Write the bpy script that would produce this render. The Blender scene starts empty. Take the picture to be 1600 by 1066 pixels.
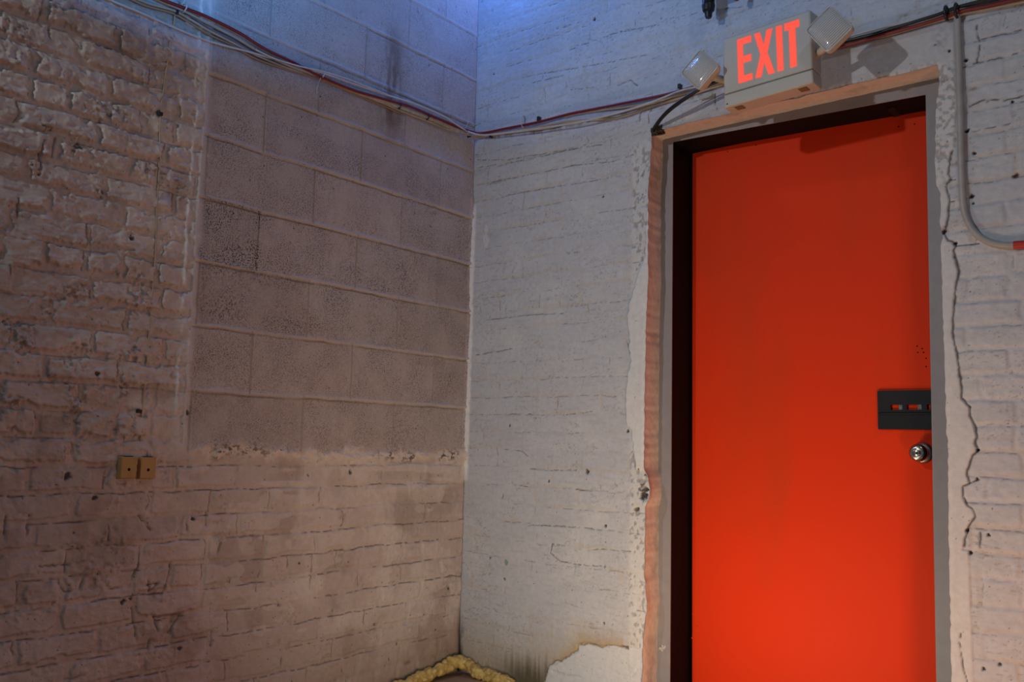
import bpy, bmesh, math, random
import numpy as np
from mathutils import Vector, Matrix

S = bpy.context.scene
COL = S.collection
random.seed(7)

# ------------------------------------------------------------------ camera
W_, H_ = 1600, 1066
FPX = 1374.065
# rows: image right, image down, forward, in world axes (X along the door wall, Y into it, Z up)
RC = np.array([[0.77478572, 0.63177015, 0.02394924],
               [-0.05363901, 0.1034314, -0.99318921],
               [-0.6299444, 0.7682242, 0.1140247]])
CP = np.array([2.4858, -2.7393, 0.9256])
cd = bpy.data.cameras.new('camera'); cam = bpy.data.objects.new('camera', cd); COL.objects.link(cam)
cd.sensor_width = 36.0; cd.lens = FPX / W_ * 36.0; cd.clip_start = 0.05
m = Matrix.Identity(4)
for i in range(3):
    m[i][0] = RC[0][i]; m[i][1] = -RC[1][i]; m[i][2] = -RC[2][i]; m[i][3] = CP[i]
cam.matrix_world = m
S.camera = cam

# ------------------------------------------------------------------ exposure, world, lights
S.view_settings.view_transform = 'Standard'
S.view_settings.look = 'None'
S.view_settings.exposure = 0.0
S.view_settings.gamma = 1.0
S.view_settings.use_curve_mapping = False

wd = bpy.data.worlds.new('dim_room'); S.world = wd; wd.use_nodes = True
wd.node_tree.nodes['Background'].inputs[0].default_value = (0.45, 0.72, 1.0, 1)
wd.node_tree.nodes['Background'].inputs[1].default_value = 0.09

def aim(o, target):
    d = Vector(target) - o.location
    o.rotation_euler = d.to_track_quat('-Z', 'Y').to_euler()

def spot(name, loc, target, power, color, radius, angle, blend):
    l = bpy.data.lights.new(name, 'SPOT'); l.energy = power; l.color = color
    l.shadow_soft_size = radius; l.spot_size = math.radians(angle); l.spot_blend = blend
    o = bpy.data.objects.new(name, l); COL.objects.link(o); o.location = loc; aim(o, target)
    return o

def area(name, loc, target, power, color, sx, sy, spread=180):
    l = bpy.data.lights.new(name, 'AREA'); l.energy = power; l.color = color
    l.shape = 'RECTANGLE'; l.size = sx; l.size_y = sy; l.spread = math.radians(spread)
    o = bpy.data.objects.new(name, l); COL.objects.link(o); o.location = loc; aim(o, target)
    return o

# lamp high by the left wall, aimed at the door: rakes the left wall, throws the sign's shadow right and onto the door
spot('ceiling_lamp_light', (0.33, -3.55, 2.52), (1.42, 0, 1.20), 98, (0.93, 0.96, 1.0), 0.045, 70, 1.0)
# second room light, high on the right: drops the cables' shadow down the wall and the right lamp head's onto the sign
area('right_room_light', (2.75, -1.55, 3.55), (1.2, -0.2, 1.9), 3.5, (0.97, 0.96, 1.0), 0.10, 0.10)
# warm work lights low in front of the door, plus an added fill at its foot
area('floor_work_light', (1.14, -1.10, 0.10), (1.14, 0.0, 0.60), 5.5, (1.0, 0.97, 0.78), 0.35, 0.2)
area('floor_side_light', (2.45, -0.85, 0.12), (0.6, -0.3, 1.0), 5.6, (1.0, 0.46, 0.24), 0.2, 0.2)
area('door_foot_fill', (1.24, -0.45, 0.06), (1.2, 0.0, 1.6), 2.8, (1.0, 0.55, 0.22), 0.12, 0.12)
# blue light: one dropping down the corner, one uplight that only reaches the tops of the walls
area('blue_corner_daylight', (0.27, -0.10, 3.15), (0.18, -0.18, 2.0), 4.6, (0.10, 0.27, 1.0), 0.15, 0.15, 170)
area('blue_uplight', (0.80, -1.50, 2.09), (0.80, -1.5001, 3.0), 23, (0.03, 0.34, 1.0), 0.12, 0.12)

# ------------------------------------------------------------------ helpers
def ray(px, py):
    return RC.T @ np.array([(px - W_ / 2) / FPX, (py - H_ / 2) / FPX, 1.0])
def onR(px, py, y=0.0):          # point of the door wall (plane y = const)
    r = ray(px, py); return CP + (y - CP[1]) / r[1] * r
def onL(px, py, x=0.0):          # point of the left wall (plane x = const)
    r = ray(px, py); return CP + (x - CP[0]) / r[0] * r

def tag(o, label=None, cat=None, group=None, kind=None):
    if label: o['label'] = label
    if cat: o['category'] = cat
    if group: o['group'] = group
    if kind: o['kind'] = kind
    return o

def thing(name, label, cat, loc=(0, 0, 0), group=None):
    o = bpy.data.objects.new(name, None); COL.objects.link(o)
    o.location = loc; o.empty_display_size = 0.05
    return tag(o, label, cat, group)

class MB:
    """collects vertices and faces of one mesh"""
    def __init__(s): s.v = []; s.f = []
    def add(s, vs, fs):
        n = len(s.v); s.v += [tuple(float(c) for c in v) for v in vs]
        s.f += [tuple(i + n for i in f) for f in fs]
    def box(s, a, b, M=None):
        (x0, y0, z0), (x1, y1, z1) = a, b
        vs = [(x0, y0, z0), (x1, y0, z0), (x1, y1, z0), (x0, y1, z0), (x0, y0, z1), (x1, y0, z1), (x1, y1, z1), (x0, y1, z1)]
        s.hexa(vs, M)
    def hexa(s, vs, M=None):
        if M is not None: vs = [M @ Vector(v) for v in vs]
        s.add(vs, [(0, 3, 2, 1), (4, 5, 6, 7), (0, 1, 5, 4), (1, 2, 6, 5), (2, 3, 7, 6), (3, 0, 4, 7)])
    def prism(s, poly, y0, y1, M=None):
        """polygon in x,z extruded from y0 (front) to y1"""
        n = len(poly)
        vs = [Vector((p[0], y0, p[1])) for p in poly] + [Vector((p[0], y1, p[1])) for p in poly]
        if M is not None: vs = [M @ v for v in vs]
        s.add(vs, [tuple(range(n)), tuple(range(2 * n - 1, n - 1, -1))] + [(i, i + n, (i + 1) % n + n, (i + 1) % n) for i in range(n)])
    def tube(s, pts, r, n=10, cap=True):
        pts = [Vector(p) for p in pts]; k = len(pts)
        rs = r if hasattr(r, '__len__') else [r] * k
        t0 = (pts[1] - pts[0]).normalized()
        up = Vector((0, 0, 1)) if abs(t0.z) < .9 else Vector((1, 0, 0))
        u = t0.cross(up).normalized(); vs = []
        for i in range(k):
            t = (pts[min(i + 1, k - 1)] - pts[max(i - 1, 0)]).normalized()
            u = (u - t * u.dot(t)).normalized(); w = t.cross(u)
            for j in range(n):
                a = 2 * math.pi * j / n
                vs.append(pts[i] + (u * math.cos(a) + w * math.sin(a)) * rs[i])
        fs = [(i * n + j, i * n + (j + 1) % n, (i + 1) * n + (j + 1) % n, (i + 1) * n + j) for i in range(k - 1) for j in range(n)]
        if cap: fs += [tuple(range(n - 1, -1, -1)), tuple(range((k - 1) * n, k * n))]
        s.add(vs, fs)
    def lathe(s, prof, M, n=32):
        """profile (radius, height) turned round local z"""
        vs = []; k = len(prof)
        for r, h in prof:
            for j in range(n):
                a = 2 * math.pi * j / n; vs.append(M @ Vector((r * math.cos(a), r * math.sin(a), h)))
        fs = [(i * n + j, i * n + (j + 1) % n, (i + 1) * n + (j + 1) % n, (i + 1) * n + j) for i in range(k - 1) for j in range(n)]
        fs += [tuple(range(n - 1, -1, -1)), tuple(range((k - 1) * n, k * n))]
        s.add(vs, fs)
    def build(s, name, mat, parent=None, smooth=False, bevel=0, seg=2):
        me = bpy.data.meshes.new(name); me.from_pydata(s.v, [], s.f)
        bm = bmesh.new(); bm.from_mesh(me); bmesh.ops.recalc_face_normals(bm, faces=bm.faces); bm.to_mesh(me); bm.free()
        me.materials.append(mat)
        o = bpy.data.objects.new(name, me); COL.objects.link(o)
        if parent:
            o.parent = parent; o.matrix_parent_inverse = Matrix.Translation(parent.location).inverted()
        if bevel:
            b = o.modifiers.new('bevel', 'BEVEL'); b.width = bevel; b.segments = seg; b.limit_method = 'ANGLE'; b.angle_limit = math.radians(40)
            smooth = True
        if smooth:
            for p in me.polygons: p.use_smooth = True
            if bevel or smooth == 'auto':
                me.set_sharp_from_angle(angle=math.radians(38))
        return o

def catmull(pts, sub=6):
    P = [np.array(p, float) for p in pts]; P = [2 * P[0] - P[1]] + P + [2 * P[-1] - P[-2]]
    out = []
    for i in range(1, len(P) - 2):
        a, b, c, d = P[i - 1:i + 3]
        for k in range(sub):
            t = k / sub
            out.append(.5 * ((2 * b) + (c - a) * t + (2 * a - 5 * b + 4 * c - d) * t * t + (3 * b - a - 3 * c + d) * t ** 3))
    out.append(P[-2]); return out

def ss(a, b, x):
    t = np.clip((x - a) / (b - a), 0, 1); return t * t * (3 - 2 * t)

_lat = {}
def vn(x, y, seed):
    """value noise 0..1"""
    if seed not in _lat: _lat[seed] = np.random.RandomState(seed).rand(256, 256).astype(np.float32)
    L = _lat[seed]
    xi = np.floor(x).astype(np.int64); yi = np.floor(y).astype(np.int64)
    fx = x - xi; fy = y - yi; fx = fx * fx * (3 - 2 * fx); fy = fy * fy * (3 - 2 * fy)
    a = L[xi & 255, yi & 255]; b = L[(xi + 1) & 255, yi & 255]; c = L[xi & 255, (yi + 1) & 255]; d = L[(xi + 1) & 255, (yi + 1) & 255]
    return (a * (1 - fx) + b * fx) * (1 - fy) + (c * (1 - fx) + d * fx) * fy
def fbm(x, y, seed, o=4):
    s = 0; a = .5; t = 0
    for i in range(o):
        s = s + a * vn(x * 2 ** i + 17.3 * i, y * 2 ** i + 9.1 * i, seed + i); t += a; a *= .5
    return s / t                      # 0..1, mean .5
def h2(r, c, seed):
    if seed not in _lat: _lat[seed] = np.random.RandomState(seed).rand(256, 256).astype(np.float32)
    return _lat[seed][r.astype(np.int64) & 255, c.astype(np.int64) & 255]

def pdist(U, Z, poly, reach):
    """distance of grid points to a polyline, only filled in near it"""
    D = np.full(U.shape, 9.0)
    P = np.array(poly)
    m = (U > P[:, 0].min() - reach) & (U < P[:, 0].max() + reach) & (Z > P[:, 1].min() - reach) & (Z < P[:, 1].max() + reach)
    u = U[m]; z = Z[m]; d = np.full(u.shape, 9.0)
    for (x0, y0), (x1, y1) in zip(P[:-1], P[1:]):
        dx, dy = x1 - x0, y1 - y0; L = dx * dx + dy * dy + 1e-12
        t = np.clip(((u - x0) * dx + (z - y0) * dy) / L, 0, 1)
        d = np.minimum(d, np.hypot(u - x0 - t * dx, z - y0 - t * dy))
    D[m] = d; return D

def rough_line(poly, step=.012, amp=.003, seed=0):
    rs = np.random.RandomState(seed); out = [poly[0]]
    for a, b in zip(poly[:-1], poly[1:]):
        a = np.array(a); b = np.array(b); n = max(1, int(np.hypot(*(b - a)) / step))
        for k in range(1, n + 1):
            p = a + (b - a) * k / n
            if k < n: p = p + rs.uniform(-amp, amp, 2)
            out.append(p)
    return out

def bricks(U, Z, h, L, z0, seed, mort=.006, warp=.004, wob=.0):
    """running bond: returns signed edge distance, joint fields and ids"""
    Uw = U + warp * 2 * (fbm(U * 22, Z * 22, seed + 50, 3) - .5) * 2
    Zw = Z + warp * 1.3 * (fbm(U * 15, Z * 20, seed + 60, 4) - .5) * 2 + wob * (fbm(U * 2.2, Z * 2.2, seed + 70, 2) - .5) * 2
    r = np.floor((Zw - z0) / h); fz = (Zw - z0) - r * h
    off = (r % 2) * L / 2 + h2(r, r * 0 + 3, seed + 80) * .05
    LL = np.where((r % 6) == 2, L / 2, L)
    c = np.floor((Uw + off + 50) / LL); fu = (Uw + off + 50) - c * LL
    ez = np.minimum(fz - mort, h - mort - fz); eu = np.minimum(fu - mort, LL - mort - fu)
    R = .007
    e = np.where((ez < R) & (eu < R), R - np.hypot(R - np.minimum(ez, R), R - np.minimum(eu, R)), np.minimum(ez, eu))
    top = h - mort - fz           # distance below the brick's top edge
    return e, top, fz, fu, LL, r, c

def cells(U, Z, size, seed, dens, rmin, rmax):
    """scattered round spots: returns 1 at a spot's centre falling to 0 at its rim"""
    ci = np.floor(U / size); cj = np.floor(Z / size)
    rnd = [h2(ci, cj, seed + k) for k in range(4)]
    rad = rmin + (rmax - rmin) * rnd[3] ** 3
    cx = (ci + .2 + .6 * rnd[0]) * size; cy = (cj + .2 + .6 * rnd[1]) * size
    d = np.hypot(U - cx, Z - cy) * (1 + .8 * (vn(U * 400, Z * 400, seed + 9) - .5))
    return np.where(rnd[2] < dens, np.clip(1 - d / rad, 0, 1), 0)

def mix(c, col, f):
    f = f[..., None]; return c * (1 - f) + np.array(col) * f

def spaced(*segs):
    out = [segs[0][0]]
    for a, b, d in segs:
        n = max(1, round((b - a) / d)); out += list(a + (b - a) * np.arange(1, n + 1) / n)
    return np.array(out)

def grid_mesh(name, P, C, pit, keep, extra, mat):
    """P (n,m,3) vertices; C paint colour; keep (n-1,m-1) cells; extra = [(verts, faces as grid arrays, colours)]"""
    n, m_ = P.shape[:2]
    idx = np.arange(n * m_).reshape(n, m_)
    q = np.stack([idx[:-1, :-1], idx[1:, :-1], idx[1:, 1:], idx[:-1, 1:]], -1)[keep]
    V = [P.reshape(-1, 3)]; CC = [C.reshape(-1, 3)]; PP = [pit.reshape(-1)]; Q = [q]; base = n * m_
    for (v, f, c) in extra:
        f = np.array(f); f = np.where(f >= 0, f + base, -f - 1)       # negative = index into the main grid
        V.append(v); CC.append(c); PP.append(np.zeros(len(v))); Q.append(f); base += len(v)
    V = np.concatenate(V); CC = np.concatenate(CC); PP = np.concatenate(PP); Q = np.concatenate(Q)
    me = bpy.data.meshes.new(name)
    me.vertices.add(len(V)); me.vertices.foreach_set('co', V.astype(np.float32).ravel())
    me.loops.add(len(Q) * 4); me.loops.foreach_set('vertex_index', Q.astype(np.int32).ravel())
    me.polygons.add(len(Q)); me.polygons.foreach_set('loop_start', np.arange(0, len(Q) * 4, 4, dtype=np.int32))
    me.polygons.foreach_set('use_smooth', np.ones(len(Q), dtype=bool))
    me.update(calc_edges=True); me.validate()
    a = me.attributes.new('paint', 'FLOAT_COLOR', 'POINT')
    a.data.foreach_set('color', np.concatenate([np.clip(CC, 0, 1), np.ones((len(CC), 1))], 1).astype(np.float32).ravel())
    b = me.attributes.new('pit', 'FLOAT', 'POINT'); b.data.foreach_set('value', PP.astype(np.float32))
    me.materials.append(mat)
    o = bpy.data.objects.new(name, me); COL.objects.link(o); tag(o, kind='structure')
    return o

# ------------------------------------------------------------------ materials
def newmat(name):
    mt = bpy.data.materials.new(name); mt.use_nodes = True
    nt = mt.node_tree; return mt, nt, nt.nodes['Principled BSDF']

def mk(name, col, rough=.5, metal=0, noise=0, nscale=40, bump=0, bscale=200, emit=None, estr=0, spec=None, col2=None):
    mt, nt, p = newmat(name)
    p.inputs['Base Color'].default_value = (*col, 1); p.inputs['Roughness'].default_value = rough; p.inputs['Metallic'].default_value = metal
    if spec is not None: p.inputs['Specular IOR Level'].default_value = spec
    tc = nt.nodes.new('ShaderNodeTexCoord')
    if noise or col2:
        n = nt.nodes.new('ShaderNodeTexNoise'); n.inputs['Scale'].default_value = nscale; n.inputs['Detail'].default_value = 5
        nt.links.new(tc.outputs['Object'], n.inputs['Vector'])
        r = nt.nodes.new('ShaderNodeValToRGB'); r.color_ramp.elements[0].position = .35; r.color_ramp.elements[1].position = .68
        c2 = col2 or tuple(c * (1 - noise) for c in col)
        r.color_ramp.elements[0].color = (*c2, 1); r.color_ramp.elements[1].color = (*col, 1)
        nt.links.new(n.outputs['Fac'], r.inputs[0]); nt.links.new(r.outputs[0], p.inputs['Base Color'])
    if bump:
        n = nt.nodes.new('ShaderNodeTexNoise'); n.inputs['Scale'].default_value = bscale; n.inputs['Detail'].default_value = 4
        nt.links.new(tc.outputs['Object'], n.inputs['Vector'])
        b = nt.nodes.new('ShaderNodeBump'); b.inputs['Strength'].default_value = bump; b.inputs['Distance'].default_value = .002
        nt.links.new(n.outputs['Fac'], b.inputs['Height']); nt.links.new(b.outputs[0], p.inputs['Normal'])
    if emit: p.inputs['Emission Color'].default_value = (*emit, 1); p.inputs['Emission Strength'].default_value = estr
    return mt

def wall_mat():
    mt, nt, p = newmat('painted_masonry')
    N = nt.nodes; Lk = nt.links
    tc = N.new('ShaderNodeTexCoord')
    at = N.new('ShaderNodeAttribute'); at.attribute_name = 'paint'
    pt = N.new('ShaderNodeAttribute'); pt.attribute_name = 'pit'
    def noise(scale, detail=4, rough=.5):
        n = N.new('ShaderNodeTexNoise'); n.inputs['Scale'].default_value = scale; n.inputs['Detail'].default_value = detail
        n.inputs['Roughness'].default_value = rough; Lk.new(tc.outputs['Object'], n.inputs['Vector']); return n.outputs['Fac']
    def math_(op, a, b=None):
        n = N.new('ShaderNodeMath'); n.operation = op
        for i, x in enumerate((a, b)):
            if x is None: continue
            if isinstance(x, (int, float)): n.inputs[i].default_value = x
            else: Lk.new(x, n.inputs[i])
        return n.outputs[0]
    # pores of the bare block faces: small dark pits
    pores = N.new('ShaderNodeMapRange'); pores.inputs[1].default_value = .51; pores.inputs[2].default_value = .60
    Lk.new(noise(230, 3, .6), pores.inputs[0])
    big = N.new('ShaderNodeMapRange'); big.inputs[1].default_value = .35; big.inputs[2].default_value = .6
    Lk.new(noise(9, 3, .5), big.inputs[0])
    pr_ = math_('MULTIPLY', math_('MULTIPLY', pores.outputs[0], pt.outputs['Fac']), math_('ADD', math_('MULTIPLY', big.outputs[0], .75), .25))
    # faint mottling of the paint
    mot = N.new('ShaderNodeMapRange'); mot.inputs[1].default_value = .3; mot.inputs[2].default_value = .7; mot.inputs[3].default_value = .90; mot.inputs[4].default_value = 1.06
    Lk.new(noise(55, 6, .65), mot.inputs[0])
    mul = N.new('ShaderNodeVectorMath'); mul.operation = 'SCALE'; Lk.new(at.outputs['Color'], mul.inputs[0]); Lk.new(mot.outputs[0], mul.inputs['Scale'])
    mx = N.new('ShaderNodeMix'); mx.data_type = 'RGBA'
    Lk.new(math_('MULTIPLY', pr_, .88), mx.inputs[0]); Lk.new(mul.outputs[0], mx.inputs[6]); mx.inputs[7].default_value = (.06, .045, .04, 1)
    Lk.new(mx.outputs[2], p.inputs['Base Color'])
    # fine relief
    hgt = math_('ADD', math_('MULTIPLY', noise(160, 5, .6), .55), math_('MULTIPLY', noise(600, 2), .15))
    hgt = math_('SUBTRACT', hgt, math_('MULTIPLY', pr_, 1.1))
    hgt = math_('ADD', hgt, math_('MULTIPLY', math_('MULTIPLY', noise(280, 3, .7), pt.outputs['Fac']), .9))
    b = N.new('ShaderNodeBump'); b.inputs['Strength'].default_value = .8; b.inputs['Distance'].default_value = .0016
    Lk.new(hgt, b.inputs['Height']); Lk.new(b.outputs[0], p.inputs['Normal'])
    p.inputs['Roughness'].default_value = .58; p.inputs['Specular IOR Level'].default_value = .35
    return mt
M_WALL = wall_mat()

# ------------------------------------------------------------------ left wall: brick with an infill of concrete blocks
def uL(px, py): p = onL(px, py); return (-p[1], p[2])       # (distance from the corner, height)
def uR(px, py): p = onR(px, py); return (p[0], p[2])

def left_wall():
    s = spaced((0.0, 1.98, .0029), (1.98, 3.4, .012)); z = spaced((-.02, .12, .01), (.12, 2.50, .0029), (2.50, 3.0, .006))
    U, Z = np.meshgrid(s, z, indexing='ij')
    # --- brickwork
    e, top, fz, fu, LL, r, c = bricks(U, Z, .0755, .212, .76, 11, mort=.0065, warp=.006, wob=.006)
    rough = .10 + .90 * ss(1.22, 1.42, U) * ss(.62, 1.0, Z)
    rough = np.maximum(rough, .50 * ss(1.05, 1.3, U) * ss(.75, .6, Z) * ss(.15, .25, Z))                     # the far upper bricks are the roughest
    e2 = e - (.25 + .75 * rough) * (.014 * ss(.50, .80, fbm(U * 26, Z * 30, 21, 4)) - .003 + .006 * vn(U * 150, Z * 150, 22))         # broken arrises
    fill = ss(.58, .70, fbm(U * 5.5, Z * 8, 23, 3)) * .85
    body = np.maximum(ss(-.001, .0045, e2), fill)
    H = body * (.0028 + .0056 * rough)
    H += body * (h2(r, c, 31) - .5) * (.0024 + .006 * rough)
    H += body * ((h2(r, c, 32) - .5) * (fu / LL - .5) * (.002 + .006 * rough) + (h2(r, c, 33) - .35) * (fz / .0755 - .5) * -.012 * rough)
    ft = fbm(U * 60, Z * 60, 41, 5) - .5
    H += ft * (.0018 + .0026 * rough) + rough * .0022 * ss(.10, .17, ft + .22 * (fbm(U * 9, Z * 12, 42, 2) - .5)) + rough * .0016 * ss(.50, .54, fbm(U * 14, Z * 46, 44, 4))
    H += (fbm(U * 16, Z * 16, 43, 3) - .5) * .006
    H += (fbm(U * 9, Z * 9, 45, 3) - .5) * .010 * rough
    lump = ss(.60, .74, fbm(U * 13, Z * 13, 47, 3))                          # torn, lumpy places
    H += lump * (fbm(U * 80, Z * 80, 48, 4) - .45) * .016 * (.2 + .8 * rough)
    jn = ss(.40, .54, fbm(U * 8, Z * 9, 51, 3)) * ss(.22, .5, vn(U * 75, Z * 75, 52))
    lower = ss(1.05, .75, Z)
    crack = np.exp(-((top + .0006) / .0017) ** 2) * jn * (.55 + .45 * lower)
    vc = np.abs(fu - .0065 + .003 * (vn(U * 60, Z * 60, 56) - .5))
    crack = np.maximum(crack, np.exp(-(vc / .0016) ** 2) * ss(.55, .62, fbm(U * 11, Z * 11, 55, 3)) * (e > -.004) * .9)
    crackH = -crack * .0035
    H = H + crackH
    base = np.empty(U.shape + (3,)); base[:] = (.52, .435, .395)
    base *= (1 + .10 * (h2(r, c, 61) - .5) * body)[..., None]
    base = mix(base, (.66, .59, .54), .75 * ss(.5, .72, fbm(U * 5, Z * 7, 62, 4)))
    base = mix(base, (.36, .285, .25), .60 * ss(.53, .72, fbm(U * 9 + 3, Z * 6, 64, 5)))
    pa = ss(.565, .585, fbm(U * 5.5 + 8, Z * 10, 67, 4)); base = mix(base, (.64, .56, .51), pa * .45); H += pa * .0012
    base = mix(base, (.045, .035, .035), crack * .85)
    base = mix(base, (.10, .07, .055), .6 * lump * (.3 + .7 * rough) * ss(.60, .70, fbm(U * 90, Z * 90, 66, 3)))
    # --- block infill
    bs = 1.283; bz = .868
    rag = (fbm(U * 30, Z * 30, 71, 3) - .5)
    inb = ss(.006, -.006, U - bs + rag * .018) * ss(-.008, .006, Z - bz - .012 + rag * .05)
    bh = .2036
    zb = Z + (vn(U * 5, Z * 0 + 1.5, 75) - .5) * .006
    rb = np.floor((zb - 1.064) / bh); fb = (zb - 1.064) - rb * bh
    ub = U + .002 * (vn(Z * 30, U * 3, 76) - .5)
    off = np.where((rb % 2) == 0, .2205, .0125)       # joints at .632/1.055 or .424/.85
    cb = np.floor((ub + off) / .4265); fub = (ub + off) - cb * .4265
    dzj = np.minimum(fb, bh - fb); duj = np.minimum(fub, .4265 - fub)
    sgn = np.where(fb < bh / 2, fb, fb - bh)           # height above the bed joint
    sgn = sgn + .004 * (vn(U * 22, rb * 3.3, 74) - .5)
    bead = np.exp(-((sgn - .001) / .0060) ** 2)
    groove = np.exp(-((sgn + .0085) / .0022) ** 2) * (.5 + .5 * ss(.35, .6, vn(U * 9, rb, 77)))
    vj = np.exp(-(duj / .0035) ** 2)
    bead = bead * (.55 + .45 * ss(.3, .6, vn(U * 6, rb + .5, 78)))
    Hb = .004 + bead * .0040 - groove * .0050 - vj * .0034 * (fub > .004) + np.exp(-((duj - .0065) / .003) ** 2) * .0010
    Hb += (fbm(U * 120, Z * 120, 79, 3) - .5) * .0022 + (h2(rb, cb, 80) - .5) * .002 + (fbm(U * 6, Z * 6, 81, 2) - .5) * .004
    spot_ = cells(U, Z, .03, 90, .35, .0012, .0032)
    Hb -= spot_ * .003
    Hb += (fbm(U * 260, Z * 260, 82, 2) - .5) * .0012
    cb_ = np.empty(U.shape + (3,)); cb_[:] = (.475, .40, .368)
    cb_ *= (1 + .14 * (h2(rb, cb, 83) - .5))[..., None]
    cb_ = mix(cb_, (.50, .46, .44), ss(.5, .75, fbm(U * 4, Z * 4, 84, 3)) * .6)
    cb_ = mix(cb_, (.53, .46, .42), np.clip(bead * .7 + vj * .3, 0, 1))
    cb_ = mix(cb_, (.30, .25, .23), vj * .7)
    cb_ = mix(cb_, (.10, .085, .08), np.clip(groove * .55 + ss(.2, .6, spot_), 0, 1) * .8)
    pit = np.clip(1 - bead * 1.6 - vj * 1.2, 0, 1) * np.where(Z > 2.0, .55, .9) * (.55 + .45 * h2(rb, cb, 85))
    pit = np.where((rb == 2) & (U > 1.055), 1.25, pit)    # the very coarse half block beside the jamb
    # rust coloured runs on the upper blocks
    rx = np.exp(-((U - .49) / .055) ** 2) * ss(2.02, 2.2, Z) * ss(2.62, 2.40, Z)
    cb_ = mix(cb_, (.22, .15, .11), 1.0 * rx * ss(.15, .55, fbm(U * 30, Z * 8, 88, 4)))
    H = H * (1 - inb) + Hb * inb; base = base * (1 - inb[..., None]) + cb_ * inb[..., None]; pit = pit * inb
    # mortar smear down the left edge of the blocks and the ragged bed underneath
    edge = ss(.050, .012, np.abs(U - bs - .014 + rag * .02)) * ss(bz - .02, bz + .02, Z)
    H += edge * (.003 + .004 * (fbm(U * 70, Z * 45, 91, 3) - .4)) * ss(.035, .0, np.abs(U - bs - .014))
    ridge = np.exp(-((U - bs - .002 + rag * .006) / .004) ** 2) * ss(bz, bz + .05, Z)
    H += ridge * .004
    base = mix(base, (.60, .555, .535), edge * .7)
    wl = np.exp(-((U - bs - .034 + rag * .01) / .0045) ** 2) * ss(.95, 1.05, Z) * ss(.4, .6, fbm(U * 40, Z * 22, 93, 3))
    base = mix(base, (.80, .77, .75), wl * .8); H += wl * .005
    pit = pit * (1 - edge)
    bed = np.exp(-((Z - bz + .006 - .014 * (U > .9) + rag * .03) / .020) ** 2) * ss(1.27, 1.22, U)
    H += bed * (.004 + .016 * (fbm(U * 40, Z * 70, 95, 5) - .5))
    base = mix(base, (.68, .58, .50), bed * .8)
    base = mix(base, (.055, .045, .04), bed * .85 * ss(.55, .63, fbm(U * 70, Z * 110, 97, 4)) * ss(.35, .6, vn(U * 9, Z * 0, 96)))
    # smeared plaster on the bricks just under the bed
    sm = ss(.50, .60, fbm(U * 3.5, Z * 22, 98, 3)) * ss(.70, .76, Z) * ss(.88, .85, Z) * ss(1.1, .95, U)
    base = mix(base, (.64, .57, .52), sm * .6); H += sm * .003
    # caulked corner
    H += .010 * ss(.022, 0, U) * ss(.76, .80, Z) * ss(2.02, 1.9, Z)
    # holes, torn spots and cracks, where they are
    for (px, py, r_) in ((190, 940, .008), (203, 935, .006), (279, 1013, .007), (340, 843, .016), (300, 812, .007), (480, 742, .006), (104, 745, .010), (155, 300, .02),
                         (118, 230, .022), (70, 200, .018), (55, 268, .02), (12, 505, .018), (45, 512, .016), (150, 585, .009), (435, 945, .012), (420, 935, .012), (545, 738, .010),
                         (467, 880, .005), (200, 362, .012), (204, 372, .009), (585, 975, .006), (680, 985, .005), (620, 1007, .006), (700, 920, .005), (292, 645, .006), (146, 778, .008)):
        u0, z0 = uL(px, py)
        d = np.hypot(U - u0, Z - z0) / r_ + (fbm(U * 120, Z * 120, 99, 3) - .5) * 1.8
        k = ss(1.0, .55, d)
        big = r_ > .011
        if big:
            H += ss(1.3, .4, d) * (fbm(U * 150, Z * 150, 101, 3) - .5) * .022
            k = k * ss(.50, .64, fbm(U * 130, Z * 130, 103, 4)) * ss(.35, .6, fbm(U * 45, Z * 45, 108, 2)) * .8
        H -= k * .006; base = mix(base, (.035, .028, .025), k * .9)
    for seed, line in enumerate([[(205, 950), (208, 975), (212, 1002)], [(240, 964), (282, 960), (270, 975), (262, 990)], [(240, 964), (246, 986)],
                                 [(85, 905), (100, 925), (122, 922), (130, 900)], [(265, 882), (262, 900), (255, 918)], [(60, 885), (105, 883)], [(170, 920), (245, 912)],
                                 [(215, 882), (207, 900), (200, 917)], [(322, 800), (321, 822)], [(215, 806), (235, 828)], [(290, 812), (291, 828)], [(26, 340), (27, 310)],
                                 [(62, 265), (60, 240), (66, 220)], [(75, 40), (77, 62)], [(232, 1000), (228, 1030)], [(330, 985), (328, 1010)], [(100, 1062), (130, 1055)],
                                 [(230, 906), (232, 925), (245, 912)], [(345, 848), (338, 865)], [(45, 805), (40, 840)], [(8, 807), (5, 842)]]):
        P = rough_line([uL(*p) for p in line], .008, .002, seed + 5)
        d = pdist(U, Z, P, .02); k = np.exp(-(d / (.0010 + .0016 * vn(U * 50, Z * 50, 104))) ** 2) * ss(.2, .5, vn(U * 45, Z * 45, 106))
        H -= k * .004; base = mix(base, (.08, .065, .065), k * .75)
        H -= .003 * ss(.012, 0, d) ** 2
    # damp and grime near the floor and in the corner
    low = ss(.42, .05, Z + .12 * fbm(U * 7, Z * 7, 105, 4))
    base = mix(base, (.30, .21, .14), .70 * low * ss(1.4, .2, U))
    sp = cells(U + .3, Z, .020, 140, .45, .0007, .0022) * ss(.75, .25, Z); base = mix(base, (.06, .045, .035), ss(.1, .5, sp) * .8)
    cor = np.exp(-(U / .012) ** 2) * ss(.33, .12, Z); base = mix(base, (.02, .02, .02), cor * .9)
    # grime hanging under the cable run
    run = [uL(*p) for p in ((150, -20), (225, 8), (275, 30), (330, 56), (370, 76), (420, 98))]
    d = pdist(U, Z, run, .08); k = ss(.045, .0, d + .02 * (vn(U * 130, Z * 8, 107) - .5))
    base = mix(base, (.34, .27, .16), k * .75)
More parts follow.
